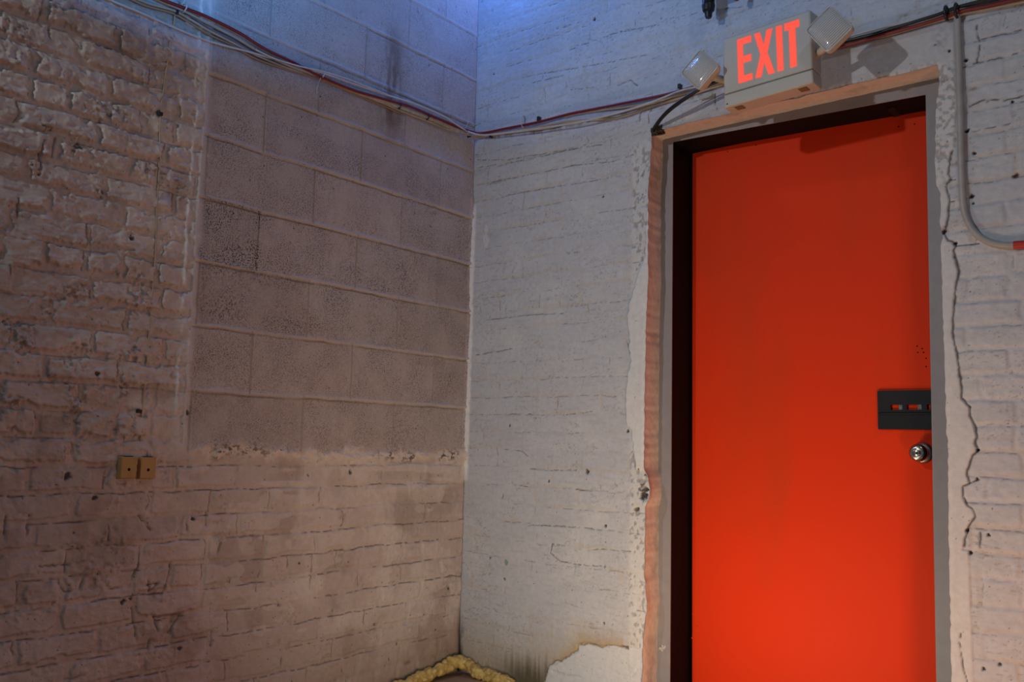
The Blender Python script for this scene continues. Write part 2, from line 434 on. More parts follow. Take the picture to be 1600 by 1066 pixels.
    sp = cells(U, Z, .045, 120, .5, .001, .0035); base = mix(base, (.05, .04, .035), ss(.1, .5, sp) * .9); H -= sp * .002
    P = np.stack([H, -U, Z], -1)
    P[:, :, 0] *= ss(-.001, .004, U)      # meet the corner cleanly
    keep = np.ones((len(s) - 1, len(z) - 1), bool)
    ex = skirt(P, base, (-.25, 0, 0))
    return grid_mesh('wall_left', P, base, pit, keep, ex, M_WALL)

def skirt(P, C, d):
    """the wall's thickness round its outer rim"""
    n, m_ = P.shape[:2]; idx = np.arange(n * m_).reshape(n, m_)
    rim = np.concatenate([idx[:, 0], idx[-1, 1:], idx[-2::-1, -1], idx[0, -2:0:-1]])
    v = P.reshape(-1, 3)[rim] + np.array(d); k = len(rim)
    f = [(-(rim[i] + 1), i, (i + 1) % k, -(rim[(i + 1) % k] + 1)) for i in range(k)]
    return [(v, f, C.reshape(-1, 3)[rim])]

left_wall()

# ------------------------------------------------------------------ door wall with the opening
DX0, DX1, DZ = .862, 1.852, 2.076
def right_wall():
    x = spaced((0, DX0, .0029), (DX0, DX1, .0033), (DX1, 2.20, .0029), (2.20, 3.4, .012))
    z = spaced((-.02, .08, .01), (.08, DZ, .0029), (DZ, 2.78, .0033), (2.78, 3.0, .008))
    i0 = int(np.argmin(abs(x - DX0))); i1 = int(np.argmin(abs(x - DX1))); j1 = int(np.argmin(abs(z - DZ)))
    U, Z = np.meshgrid(x, z, indexing='ij')
    # the plaster edges wander: shift the columns near the jambs
    le = np.array([(230, 1018), (300, 1013), (440, 1013), (500, 1010), (600, 1008), (700, 1007), (735, 1007), (748, 1013), (765, 1016), (780, 1014), (792, 1008), (850, 1008), (900, 1007), (930, 1010), (950, 1011), (1000, 1005), (1066, 1003)], float)
    pts = np.array([uR(px, py) for py, px in le]); o = np.argsort(pts[:, 1])
    dl = np.interp(z, pts[o, 1], pts[o, 0]) - x[i0] + (vn(z * 60, z * 0, 201) - .5) * .004
    re_ = np.array([(103, 1466), (130, 1468), (160, 1463), (250, 1461), (290, 1463), (303, 1470), (350, 1469), (372, 1473), (385, 1470), (440, 1472), (600, 1477), (680, 1479), (690, 1482), (700, 1481), (860, 1483), (1066, 1487)], float)
    ptr = np.array([uR(px, py) for py, px in re_]); o = np.argsort(ptr[:, 1])
    dr = np.interp(z, ptr[o, 1], ptr[o, 0]) - x[i1] + (vn(z * 60, z * 0, 203) - .5) * .003
    dt = (vn(x * 30, x * 0, 205) - .5) * .006
    U = U + dl[None, :] * ss(.10, 0, abs(U - DX0)) + dr[None, :] * ss(.10, 0, abs(U - DX1))
    Z = Z + dt[:, None] * ss(.06, 0, abs(Z - DZ)) * ss(.0, .08, U - DX0) * ss(.0, .08, DX1 - U)
    z0 = np.where(U < 1.35, .478, .373)
    e, top, fz, fu, LL, r, c = bricks(U, Z, .070, .207, z0, 211, mort=.006, warp=.005, wob=.006)
    rt = ss(1.8, 1.9, U)
    body = ss(-.006, .007, e)
    H = body * (.0005 + .0022 * rt) + body * (h2(r, c, 231) - .5) * (.0006 + .0012 * rt)
    H += (fbm(U * 60, Z * 60, 241, 4) - .5) * (.0011 + .0012 * rt) + (fbm(U * 5, Z * 5, 245, 2) - .5) * .006
    H += (fbm(U * 30, Z * 200, 246, 3) - .5) * .0007
    jn = ss(.46, .58, fbm(U * 7, Z * 11, 251, 4)) * ss(.30, .55, vn(U * 90, Z * 90, 252))
    crack = np.exp(-((top + .0004 + .003 * (vn(U * 60, Z * 60, 253) - .5)) / .0013) ** 2) * jn * .85
    vc = np.abs(fu - .006)
    crack = np.maximum(crack, np.exp(-((vc + .002 * (vn(U * 70, Z * 70, 254) - .5)) / .0013) ** 2) * ss(.62, .68, fbm(U * 13, Z * 13, 255, 3)) * .8)
    C = np.empty(U.shape + (3,)); C[:] = (.56, .56, .595)
    C *= (1 + .05 * (h2(r, c, 261) - .5))[..., None]
    C = mix(C, (.66, .65, .65), .5 * ss(.5, .75, fbm(U * 5, Z * 6, 262, 4)))
    # bed joints are a touch creamier
    C = mix(C, (.58, .50, .42), (1 - body) * .5 * ss(.5, .66, fbm(U * 5, Z * 11, 263, 3)))
    C = mix(C, (.38, .37, .38), .22 * ss(.53, .75, fbm(U * 22, Z * 90, 264, 5)))
    C = mix(C, (.25, .23, .22), .45 * ss(.66, .74, fbm(U * 120, Z * 200, 310, 3)) * ss(.45, .6, fbm(U * 9, Z * 12, 311, 3)))
    # plaster patches beside the door
    pl = [(1019, 215), (1012, 300), (1008, 400), (996, 435), (985, 470), (980, 495), (984, 525), (983, 545), (986, 560), (980, 590), (977, 640), (979, 665), (987, 672), (990, 700), (994, 735)]
    pz = np.array([uR(*p) for p in pl]); o = np.argsort(pz[:, 1])
    bx = np.interp(Z, pz[o, 1], pz[o, 0], left=.9, right=.9) + (vn(U * 0 + 3, Z * 70, 265) - .5) * .006
    patch = ss(-.001, .004, U - bx) * (U < 1.3) * ss(pz[:, 1].min() - .01, pz[:, 1].min() + .01, Z) * ss(2.07, 2.03, Z)
    strip = ss(.048, .030, abs(U - DX0 + .022)) * (U < 1.3) * ss(2.07, 2.02, Z)
    rz = [(1478, 92), (1492, 120), (1494, 170), (1490, 240), (1482, 290), (1484, 310), (1481, 340), (1480, 365), (1492, 386), (1490, 400), (1499, 430), (1492, 480), (1490, 520), (1500, 570),
          (1503, 605), (1503, 625), (1516, 636), (1516, 650), (1526, 680), (1524, 697), (1528, 703), (1518, 718), (1512, 740), (1514, 755), (1505, 765), (1505, 780), (1516, 793), (1524, 806), (1518, 818), (1512, 830), (1508, 850), (1504, 860)]
    kz = np.array([uR(*p) for p in rz]); o = np.argsort(kz[:, 1])
    rx = np.interp(Z, kz[o, 1], kz[o, 0], left=1.90)
    rpatch = ss(.002, -.003, U - rx) * (U > 1.3) * ss(2.10, 2.07, Z)
    lint = ss(-.004, .006, Z - 2.076) * ss(.004, -.004, Z - 2.20 - .015 * vn(U * 8, Z * 0, 266)) * ss(1.44, 1.5, U) * ss(1.93, 1.90, U)
    flat = np.clip(patch + rpatch + lint * .9, 0, 1)
    ph = .0055 + (fbm(U * 45, Z * 20, 267, 4) - .5) * .0022
    H = H * (1 - flat) + ph * flat; crack = crack * (1 - flat)
    C = mix(C, (.74, .73, .725), patch * .9); C = mix(C, (.66, .65, .655), rpatch * .85); C = mix(C, (.56, .55, .57), lint * .7)
    C = mix(C, (.70, .69, .68), strip * (1 - flat) * .6)
    pk = ss(.56, .66, fbm(U * 85, Z * 60, 268, 3))
    C = mix(C, (.25, .22, .20), strip * (1 - patch) * pk * .6); H -= strip * (1 - patch) * pk * .002
    rp = ss(.52, .62, fbm(U * 110, Z * 90, 269, 3)) * rpatch * ss(1.65, 1.8, Z)
    C = mix(C, (.26, .22, .20), rp * .55); H -= rp * .0025
    H -= crack * .003; C = mix(C, (.07, .06, .065), crack * .6)
    # rusty brown bleeding
    for px, py, w, h_, a in ((1470, 62, .020, .025, .5), (1478, 132, .018, .02, .6), (1520, 140, .012, .008, .6), (1540, 160, .035, .005, .7), (1588, 273, .008, .012, .8), (1492, 350, .012, .01, .5), (1476, 360, .010, .012, .7)):
        u0, z0_ = uR(px, py)
        k = np.exp(-((U - u0) / w) ** 2 - ((Z - z0_) / h_) ** 2) * ss(.38, .62, fbm(U * 90, Z * 90, 271, 3))
        C = mix(C, (.24, .10, .06), k * a)
    # cracks
    for seed, (w, line) in enumerate([
            (.0026, [(1489, 236), (1486, 245), (1483, 262), (1482, 272), (1487, 281), (1480, 287), (1481, 300), (1484, 315), (1483, 335), (1480, 352), (1475, 365)]),
            (.0030, [(1475, 365), (1482, 376), (1492, 380), (1494, 385), (1490, 392), (1492, 402), (1499, 425), (1494, 450), (1491, 480), (1489, 520), (1497, 560), (1503, 605), (1503, 622), (1511, 632), (1516, 636)]),
            (.0030, [(1516, 636), (1516, 650), (1524, 666), (1527, 684), (1524, 693), (1529, 703), (1520, 712), (1516, 725), (1511, 741), (1515, 756), (1505, 760), (1505, 776), (1512, 790), (1520, 795), (1524, 808), (1517, 818), (1512, 828), (1507, 853)]),
            (.0024, [(1516, 755), (1530, 750)]), (.0024, [(1532, 832), (1532, 857)]), (.0020, [(1502, 990), (1499, 1003), (1503, 1020), (1505, 1040), (1512, 1066)]),
            (.0018, [(1483, 281), (1493, 281)]), (.0018, [(1484, 315), (1494, 315)]), (.0020, [(1492, 385), (1530, 381)]),
            (.0022, [(1526, 35), (1527, 55), (1530, 62), (1531, 75), (1527, 97)]), (.0018, [(1533, 62), (1545, 58), (1580, 52), (1600, 45)]), (.0018, [(1505, 106), (1528, 98), (1575, 88), (1600, 80)]),
            (.0022, [(1515, 167), (1535, 157), (1550, 156), (1570, 158), (1600, 150)]), (.0016, [(1512, 207), (1550, 200), (1580, 193)]),
            (.0026, [(850, 1066), (856, 1044), (880, 1030), (902, 1018), (903, 1008), (912, 1004), (930, 1007), (950, 1011)]), (.0024, [(862, 1048), (885, 1055), (908, 1058)]),
            (.0018, [(862, 850), (860, 865), (875, 877), (900, 882), (945, 886)]), (.0014, [(862, 850), (878, 852)]), (.0014, [(920, 860), (940, 858), (985, 862)]),
            (.0015, [(800, 817), (830, 821), (870, 822), (925, 826)]), (.0015, [(745, 250), (790, 250), (860, 238), (940, 226)]), (.0012, [(745, 262), (820, 250), (900, 232)]),
            (.0014, [(745, 289), (830, 272), (900, 258), (960, 252), (990, 241)]), (.0014, [(790, 305), (850, 295), (930, 282), (950, 278)]), (.0012, [(910, 262), (910, 275)]),
            (.0020, [(1008, 262), (1002, 275)]), (.0020, [(1004, 303), (1000, 312)]), (.0018, [(1001, 172), (999, 190)]), (.0018, [(1022, 165), (1013, 178), (1014, 192)]),
            (.0018, [(1117, 146), (1117, 165), (1121, 172)]), (.0018, [(985, 952), (998, 955), (1008, 957)]), (.0020, [(787, 760), (786, 768), (785, 778)]),
            (.0014, [(795, 756), (830, 762)]), (.0014, [(820, 732), (855, 735), (900, 735)]), (.0014, [(788, 702), (815, 705), (825, 713)]), (.0014, [(900, 765), (950, 768)]),
            (.0014, [(795, 648), (815, 646), (840, 648)]), (.0014, [(885, 648), (925, 643)]), (.0016, [(744, 555), (800, 545)]), (.0014, [(760, 500), (830, 492), (880, 490)]),
            (.0020, [(978, 528), (981, 540), (984, 552)]), (.0014, [(830, 130), (880, 118)]), (.0014, [(870, 45), (905, 35)]), (.0016, [(950, 140), (985, 125), (1000, 138)]), (.0014, [(850, 115), (950, 98), (1010, 86)]),
            (.0014, [(890, 78), (960, 52), (1030, 38)]), (.0012, [(890, 140), (950, 135)]), (.0014, [(1040, 30), (1100, 18), (1160, 10)])]):
        P = rough_line([uR(*p) for p in line], .008, .0016, seed + 305)
        d = pdist(U, Z, P, .02); wk = w * (.45 + .9 * vn(U * 70, Z * 70, 280)); k = np.exp(-(d / wk) ** 2) * (1 if w > .0022 else ss(.18, .45, vn(U * 80, Z * 80, 281)))
        H -= k * .0045; C = mix(C, (.045, .038, .035), np.clip(k * min(1, w / .0024 + .15), 0, 1) * .92)
    # holes and chips
    for px, py, r_, col in ((1005, 774, .017, (.012, .01, .01)), (1009, 765, .012, (.012, .01, .01)), (917, 738, .013, (.10, .06, .03)), (998, 733, .005, (.06, .04, .03)), (993, 796, .008, (.20, .12, .06)), (997, 795, .005, (.05, .03, .02)),
                            (942, 307, .0045, (.02, .02, .02)), (946, 822, .006, (.05, .04, .04)), (943, 974, .005, (.08, .05, .03)), (771, 116, .004, (.02, .02, .03)), (928, 30, .007, (.05, .05, .07)), (857, 752, .005, (.10, .07, .05)),
                            (1484, 80, .005, (.03, .02, .02)), (1462, 70, .004, (.05, .03, .03)), (1510, 95, .006, (.06, .04, .04)), (1511, 205, .007, (.02, .02, .02)), (1523, 240, .006, (.02, .02, .02)), (1518, 307, .008, (.02, .02, .025)), (1521, 318, .004, (.03, .03, .03)),
                            (1582, 159, .004, (.02, .02, .02)), (1587, 276, .008, (.14, .06, .05)), (1494, 381, .007, (.03, .02, .02)), (1475, 362, .009, (.05, .03, .02)), (1527, 703, .006, (.03, .03, .03)), (1526, 748, .006, (.03, .03, .03)),
                            (1511, 829, .006, (.04, .04, .04)), (1517, 865, .006, (.05, .05, .05)), (1545, 836, .005, (.05, .04, .03)), (796, 665, .006, (.10, .09, .09)), (981, 674, .006, (.05, .04, .02)), (765, 872, .005, (.04, .03, .02)), (985, 905, .004, (.1, .08, .05)),
                            (1562, 1038, .006, (.06, .05, .05)), (1537, 1045, .005, (.06, .05, .05)), (787, 905, .006, (.06, .05, .04)), (725, 1040, .012, (.02, .02, .02)), (1008, 742, .004, (.1, .05, .03))):
        u0, z0_ = uR(px, py)
        d = np.hypot(U - u0, Z - z0_) / r_ + (fbm(U * 130, Z * 130, 291, 3) - .5) * 1.3
        k = ss(1.0, .6, d); H -= k * .009; C = mix(C, col, k * .95)
    u0, z0_ = uR(790, 879); d = np.hypot(U - u0, (Z - z0_)) / .0105 + (vn(U * 90, Z * 90, 293) - .5) * .7
    k = ss(1.0, .85, d); C = mix(C, (.27, .36, .29), k); H -= k * .0015       # flake showing old green paint
    # repaired lump round the hole
    u0, z0_ = uR(1004, 766); d = np.hypot((U - u0) / .02, (Z - z0_) / .045); k = ss(1.1, .6, d)
    H += k * (fbm(U * 80, Z * 80, 294, 3) - .35) * .010; pk = ss(.58, .64, fbm(U * 140, Z * 140, 295, 2)) * k
    C = mix(C, (.10, .07, .05), pk * .8)
    # bare scraped area by the floor
    bz_ = np.array([uR(*p) for p in ((850, 1066), (858, 1042), (880, 1029), (903, 1016), (905, 1006), (950, 1010), (1003, 1012))])
    bl = np.interp(U, bz_[:, 0], bz_[:, 1], left=-1, right=.26) + (fbm(U * 35, Z * 35, 307, 4) - .5) * .030
    bare = ss(.004, -.002, Z - bl) * (U < .87)
    C = mix(C, (.68, .68, .70), bare * .8); H -= bare * .003
    ek = np.exp(-((Z - bl) / (.0012 + .004 * vn(U * 60, Z * 60, 308))) ** 2) * (U < .80) * (U > .38); C = mix(C, (.10, .065, .03), ek * .9); H -= ek * .003
    low = ss(.30, .06, Z + .10 * (fbm(U * 9, Z * 5, 105, 4) - .2)) * (U < .87) * (1 - bare)
    C = mix(C, (.42, .33, .22), low * .7)
    tn = ss(.34, .20, Z + .05 * fbm(U * 12, Z * 12, 309, 3)) * ss(.45, .62, U) * ss(.86, .7, U) * (1 - bare); C = mix(C, (.50, .37, .22), tn * .6)
    pl_ = ss(.05, .0, Z - bl) * ss(-.002, .002, Z - bl) * (U < .78) * (U > .5); C = mix(C, (.46, .33, .18), pl_ * .6)
    gr = ss(.15, .03, Z + .08 * (fbm(U * 90, Z * 3, 296, 2) - .5)) * ss(.12, .34, U) * (1 - bare) * (U < .87); C = mix(C, (.06, .05, .02), gr * .85)
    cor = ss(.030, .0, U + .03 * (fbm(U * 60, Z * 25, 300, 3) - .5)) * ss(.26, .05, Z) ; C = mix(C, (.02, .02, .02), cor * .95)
    # paint splash and thicker paint in the corner
    H += .012 * ss(.028, 0, U) * ss(.74, .80, Z) * ss(1.95, 1.9, Z)
    C = mix(C, (.80, .78, .76), ss(.026, .018, U + .006 * (vn(U * 0 + 5, Z * 50, 299) - .5)) * ss(.74, .80, Z) * ss(1.95, 1.9, Z) * .8)
    u0, z0_ = uR(759, 373); k = ss(1.2, .6, np.hypot((U - u0) / .012, (Z - z0_) / .05) + (vn(U * 60, Z * 60, 297) - .5)); C = mix(C, (.76, .75, .75), k * .6)
    run = [uR(*p) for p in ((760, 214), (840, 205), (900, 194), (940, 186), (1000, 172), (1050, 158), (1120, 142))]
    d = pdist(U, Z, run, .06); k = ss(.016, .0, d + .012 * (vn(U * 130, Z * 8, 298) - .5)); C = mix(C, (.24, .20, .13), k * .75 * ss(.3, .6, vn(U * 50, Z * 50, 299)))
    sp = cells(U, Z, .045, 320, .45, .0008, .0028); C = mix(C, (.05, .04, .035), ss(.1, .5, sp) * .85); H -= sp * .0015
    sp = cells(U + .5, Z, .021, 330, .35, .0006, .0018); C = mix(C, (.09, .08, .07), ss(.1, .5, sp) * .6)
    # roll the edge of the plaster into the opening
    de = np.maximum(np.maximum(x[i0] - (x[:, None] + 0 * Z), (x[:, None] + 0 * Z) - x[i1]), Z - DZ)
    H *= ss(-.004, .010, de) * .9 + .1
    P = np.stack([U, -H, Z], -1); P[0, :, 1] = 0
    keep = np.ones((len(x) - 1, len(z) - 1), bool); keep[i0:i1, :j1] = False
    ex = skirt(P, C, (0, .25, 0))
    # the reveals, from the plaster edge back to the frame
    n, m_ = len(x), len(z); idx = np.arange(n * m_).reshape(n, m_)
    chain = np.concatenate([idx[i0, :j1], idx[i0:i1 + 1, j1], idx[i1, j1 - 1::-1]])
    a = P.reshape(-1, 3)[chain]; nrm = np.zeros_like(a); k = len(chain)
    nrm[:j1, 0] = 1; nrm[j1:j1 + i1 - i0 + 1, 2] = -1; nrm[j1 + i1 - i0 + 1:, 0] = -1
    rows = 34; vs = []; cs = []
    for t in range(1, rows + 1):
        y = .106 * t / rows
        along = np.arange(k) * .003
        w = (fbm(along * 60, along * 0 + y * 60, 401, 3) - .5) * .0016 + (fbm(along * 3, along * 0 + y * 6, 405, 2) - .5) * .004
        base_ = a.copy(); 
        st = np.stack([np.where(nrm[:, 0] > 0, DX0, np.where(nrm[:, 0] < 0, DX1, a[:, 0])), a[:, 1] * 0, np.where(nrm[:, 2] < 0, DZ, a[:, 2])], -1)
        f = min(1, t / 10); base_[:, 0] = a[:, 0] * (1 - f * .4) + st[:, 0] * f * .4; base_[:, 2] = a[:, 2] * (1 - f) + st[:, 2] * f
        v = base_ + nrm * (w * min(1, t / 4))[:, None]; v[:, 1] = a[:, 1] * (1 - min(1, t / 4)) + y
        vs.append(v); cc = np.empty((k, 3)); cc[:] = (.72, .62, .56)  # lighter, warmer than the wall: bounce from below put into the paint
        cc *= (1 - .22 * ss(.5, .8, fbm(along * 20, along * 0 + y * 20, 407, 4)))[:, None]; cs.append(cc)
    v = np.concatenate(vs); f = []
    for i in range(k - 1):
        if i == k - 1: continue
        f.append((-(chain[i] + 1), -(chain[i + 1] + 1), i + 1, i))
    for t in range(rows - 1):
        o_ = t * k
        ii = np.arange(k - 1); f += [(o_ + i, o_ + i + 1, o_ + k + i + 1, o_ + k + i) for i in ii]
    ex.append((v, f, np.concatenate(cs)))
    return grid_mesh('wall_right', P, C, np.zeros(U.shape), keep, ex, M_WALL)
right_wall()

# ------------------------------------------------------------------ floor
M_FLOOR = mk('floor_concrete', (.42, .27, .17), .75, noise=.35, nscale=6, bump=.5, bscale=60)
mb = MB(); mb.box((-.3, -5.0, -.12), (5.2, .30, 0)); fl = mb.build('floor', M_FLOOR); tag(fl, kind='structure')

# ------------------------------------------------------------------ door
M_FRAME = mk('grey_frame_paint', (.275, .265, .28), .45, noise=.08, nscale=30, bump=.15, bscale=120)
M_BLACK = mk('black_gasket_paint', (.005, .004, .004), .7, spec=.15)
M_DARKMETAL = mk('black_steel_plate', (.010, .010, .012), .5, spec=.25)
M_STEEL = mk('brushed_steel', (.50, .46, .42), .24, metal=1)
def red_mat():
    mt, nt, p = newmat('orange_red_door_paint'); N = nt.nodes; Lk = nt.links
    tc = N.new('ShaderNodeTexCoord'); n = N.new('ShaderNodeTexNoise'); n.inputs['Scale'].default_value = 2.6; n.inputs['Detail'].default_value = 5
    mp = N.new('ShaderNodeMapping'); mp.inputs['Scale'].default_value = (1.6, 1, .55); Lk.new(tc.outputs['Object'], mp.inputs[0]); Lk.new(mp.outputs[0], n.inputs['Vector'])
    r = N.new('ShaderNodeValToRGB'); r.color_ramp.elements[0].position = .52; r.color_ramp.elements[1].position = .78
    r.color_ramp.elements[0].color = (.80, .042, .005, 1); r.color_ramp.elements[1].color = (.66, .050, .007, 1)
    Lk.new(n.outputs['Fac'], r.inputs[0]); Lk.new(r.outputs[0], p.inputs['Base Color'])
    n2 = N.new('ShaderNodeTexNoise'); n2.inputs['Scale'].default_value = 420; Lk.new(tc.outputs['Object'], n2.inputs['Vector'])
    b = N.new('ShaderNodeBump'); b.inputs['Strength'].default_value = .12; b.inputs['Distance'].default_value = .001; Lk.new(n2.outputs['Fac'], b.inputs['Height']); Lk.new(b.outputs[0], p.inputs['Normal'])
    p.inputs['Roughness'].default_value = .55; p.inputs['Specular IOR Level'].default_value = .12
    return mt
M_RED = red_mat()
FY = .098; DY = .240
door = bpy.data.objects.new('door_1', None); COL.objects.link(door); door.location = (1.355, .26, 0); tag(door, kind='structure')
# pressed steel frame: two stiles and a head with a face, all flush
mb = MB()
XL, XR = .914, 1.794; zl, zr = 2.058, 2.031
mb.prism([(.820, 0), (.9105, 0), (XL + .002, zl), (XR + .006, zr), (1.777, 0), (1.895, 0), (1.895, 2.15), (.820, 2.15)], FY, FY + .004)
fr = mb.build('door_frame', M_FRAME, door)
mb = MB()   # dark inner faces of the frame and the stop
def jamb(xa, xb, y0, y1, side):
    mb.hexa([(xa[0], y0, 0), (xa[0] + side * .03, y0, 0), (xa[0] + side * .03, y1, 0), (xa[0], y1, 0), (xa[1], y0, zl + .03), (xa[1] + side * .03, y0, zl + .03), (xa[1] + side * .03, y1, zl + .03), (xa[1], y1, zl + .03)])
jamb((.9105, XL + .002), 0, FY + .004, .300, -1)
jamb((1.777, XR + .006), 0, FY + .004, .300, 1)
mb.hexa([(.88, FY + .004, zl), (1.83, FY + .004, zr - .001), (1.83, .300, zr - .001), (.88, .300, zl), (.88, FY + .004, zl + .04), (1.83, FY + .004, zl + .04), (1.83, .300, zl + .04), (.88, .300, zl + .04)])
mb.box((.80, .30, 0), (1.90, .31, 2.15))
mb.build('frame_lining', M_BLACK, door, bevel=.0008)
mb = MB(); mb.box((.922, DY, .006), (1.798, DY + .044, 2.052)); leaf = mb.build('door_panel', M_RED, door, bevel=.0015)
for px, py in ((1083, 958), (1089, 979), (1082, 997)):
    p = onR(px, py, DY); mb = MB(); mb.lathe([(.0045, 0), (.0042, .001), (.003, .0022), (0.0004, .0026)], Matrix.Translation((p[0], DY, p[2])) @ Matrix.Rotation(math.pi / 2, 4, 'X'), 14)
    mb.build('screw_head', M_RED, leaf, smooth=True)
for px, py in ((1137, 237), (1181, 227), (1404, 198), (1429, 194), (1433, 541), (1441, 545), (1434, 551), (1447, 560), (1443, 551), (1447, 573)):
    p = onR(px, py, DY); mb = MB(); mb.lathe([(.0024, 0), (.0022, .0006), (.001, .0008)], Matrix.Translation((p[0], DY - .0002, p[2])) @ Matrix.Rotation(math.pi / 2, 4, 'X'), 10)
    mb.build('screw_hole', M_BLACK, leaf)
# blob of splashed plaster on the left stile
p = onR(1036, 1013, FY); rs = np.random.RandomState(8); mb = MB()
for k in range(9):
    c_ = p + rs.uniform(-1, 1, 3) * (.010, .002, .008); r_ = rs.uniform(.004, .007)
    mb.lathe([(.0005, -r_), (r_ * .7, -r_ * .7), (r_, 0), (r_ * .7, r_ * .7), (.0005, r_)], Matrix.Translation(Vector(c_)), 10)
mb.build('plaster_splash', mk('splashed_plaster', (.62, .58, .54), .8, noise=.4, nscale=200), fr, smooth=True)
# closer bracket under the head
a = onR(1392, 172, .2); b = onR(1438, 160, .2)
mb = MB(); mb.hexa([(a[0], .15, a[2] - .012), (b[0], .15, b[2] - .004), (b[0], .235, b[2] - .004), (a[0], .235, a[2] - .012), (a[0], .15, 2.036), (b[0], .15, 2.034), (b[0], .235, 2.034), (a[0], .235, 2.036)])
mb.build('closer_bracket', M_DARKMETAL, door, bevel=.002)
# latch guard: dark plate with a slotted window, red paint showing behind
gx0 = 1.594; gz0, gz1 = onR(1375, 671, .232)[2], onR(1371, 611, .232)[2]
gx1 = 1.792; sz0, sz1 = onR(1410, 640.5, .232)[2], onR(1410, 632.5, .232)[2]
mb = MB(); y0, y1 = .2305, DY
sl = [(onR(1392, 636, .232)[0], onR(1410, 636, .232)[0]), (onR(1417, 636, .232)[0], onR(1440, 636, .232)[0]), (onR(1448.5, 636, .232)[0], onR(1454, 636, .232)[0])]
mb.box((gx0, y0, gz0), (gx1, y1, sz0)); mb.box((gx0, y0, sz1), (gx1, y1, gz1))
xs = [gx0] + [v for s_ in sl for v in s_] + [gx1]
for i in range(0, len(xs), 2): mb.box((xs[i], y0, sz0), (xs[i + 1], y1, sz1))
gd = mb.build('latch_guard', M_DARKMETAL, door)
mb = MB(); mb.box((gx0 + .004, y0 - .004, sz0 - .016), (gx1, y0, sz0 - .009)); mb.build('raised_bar', M_DARKMETAL, gd, bevel=.002)
for s_ in sl[:2]:
    mb = MB(); mb.box((s_[1] - .011, y0 + .002, sz0), (s_[1], y1 - .001, sz1)); mb.build('bolt', mk('worn_steel', (.25, .24, .23), .5, metal=.8, noise=.7, nscale=300), gd)
# knob
kc = onR(1442, 708, DY); RX = Matrix.Translation((kc[0], DY, kc[2])) @ Matrix.Rotation(math.pi / 2, 4, 'X')
mb = MB(); mb.lathe([(.0335, 0), (.0335, .003), (.031, .007), (.025, .0095), (.014, .011)], RX, 40); kr = mb.build('rosette', M_STEEL, door, smooth='auto')
mb = MB(); mb.lathe([(.012, .008), (.012, .026), (.0175, .032), (.0245, .038), (.0275, .046), (.0275, .054), (.025, .061), (.019, .0655), (.011, .067), (.0105, .0655), (.010, .067)], RX, 40)
kn = mb.build('door_knob', M_STEEL, door, smooth=True); kn['label'] = 'round brushed steel door knob'
mb = MB(); mb.lathe([(.0085, .066), (.0085, .0685), (.007, .0692)], RX, 24); ks = mb.build('lock_cylinder', M_STEEL, kn, smooth='auto')
mb = MB(); mb.box((-.0012, -.005, .0688), (.0012, .005, .0697), RX); mb.build('keyhole', M_BLACK, ks)

# ------------------------------------------------------------------ exit sign with two lamp heads
M_CREAM = mk('yellowed_white_plastic', (.56, .53, .47), .42, noise=.10, nscale=9, bump=.1, bscale=90)
M_CREAM2 = mk('warm_lit_edge_plastic', (.60, .50, .38), .45)  # warm light from below put into the lamp heads' side colour
M_GLOW = mk('lit_red_letters', (.55, .05, .03), .4, emit=(1.0, .085, .045), estr=.86, noise=.25, nscale=45)
sgn_ = thing('exit_sign', 'white plastic sign lit EXIT in red, with two emergency lamp heads, above the door', 'exit sign', (1.40, 0, 2.16))
FB = -.18; BK = -.105
fTL, fTR, fBR, fBL = [onR(x, y, FB) for x, y in ((1128, 61), (1266, 14), (1271, 129), (1131.5, 169))]
O = np.array([fTL[0], FB, fTL[2]]); ux = (fTR - fTL + fBR - fBL) / 2; uz = (fBL - fTL + fBR - fTR) / 2
def face(u, v, y=FB): p = O + ux * u + uz * v; return (p[0], y, p[2])
def fp(u, v): p = O + ux * u + uz * v; return (p[0], p[2])
mb = MB()
g = .012
vs = [face(0, .806), face(1, .806), face(1, 0), face(0, 0)]
bk = [(face(0, .5)[0] - .002, BK, face(0, .806)[2]), (face(1, .5)[0] + .003, BK, face(1, .806)[2]), (face(1, .5)[0] + .003, BK, face(1, 0)[2] + .002), (face(0, .5)[0] - .002, BK, face(0, 0)[2] + .002)]
mb.hexa([vs[0], vs[1], bk[1], bk[0], vs[3], vs[2], bk[2], bk[3]])
mb.build('face_housing', M_CREAM, sgn_, bevel=.007, seg=3)
mb = MB(); vs = [face(0, 1), face(1, 1), face(1, .812), face(0, .812)]
bk = [(face(0, .5)[0] - .002, BK, face(0, 1)[2] + .002), (face(1, .5)[0] + .003, BK, face(1, 1)[2] + .002), (face(1, .5)[0] + .003, BK, face(1, .812)[2]), (face(0, .5)[0] - .002, BK, face(0, .812)[2])]
mb.hexa([vs[0], vs[1], bk[1], bk[0], vs[3], vs[2], bk[2], bk[3]]); bc = mb.build('battery_cover', M_CREAM, sgn_, bevel=.005, seg=3)
for u in (.14, .86):
    mb = MB(); z_ = face(u, 1)[2]; mb.box((face(u - .045, 1)[0], -.165, z_ - .0012), (face(u + .045, 1)[0], -.135, z_ + .004)); mb.build('slot', mk('dark_slot', (.22, .13, .07), .8), bc)
p = face(.04, .955); mb = MB(); mb.lathe([(.0024, 0), (.0024, .0008), (.001, .001)], Matrix.Translation((p[0], FB, p[2])) @ Matrix.Rotation(math.pi / 2, 4, 'X'), 12); mb.build('screw_hole', M_BLACK, bc)
mb = MB(); mb.box((face(.5, 0)[0] - .055, BK + .004, 2.115), (face(.5, 0)[0] + .055, .001, 2.215)); mb.build('mounting_box', M_CREAM, sgn_, bevel=.004)
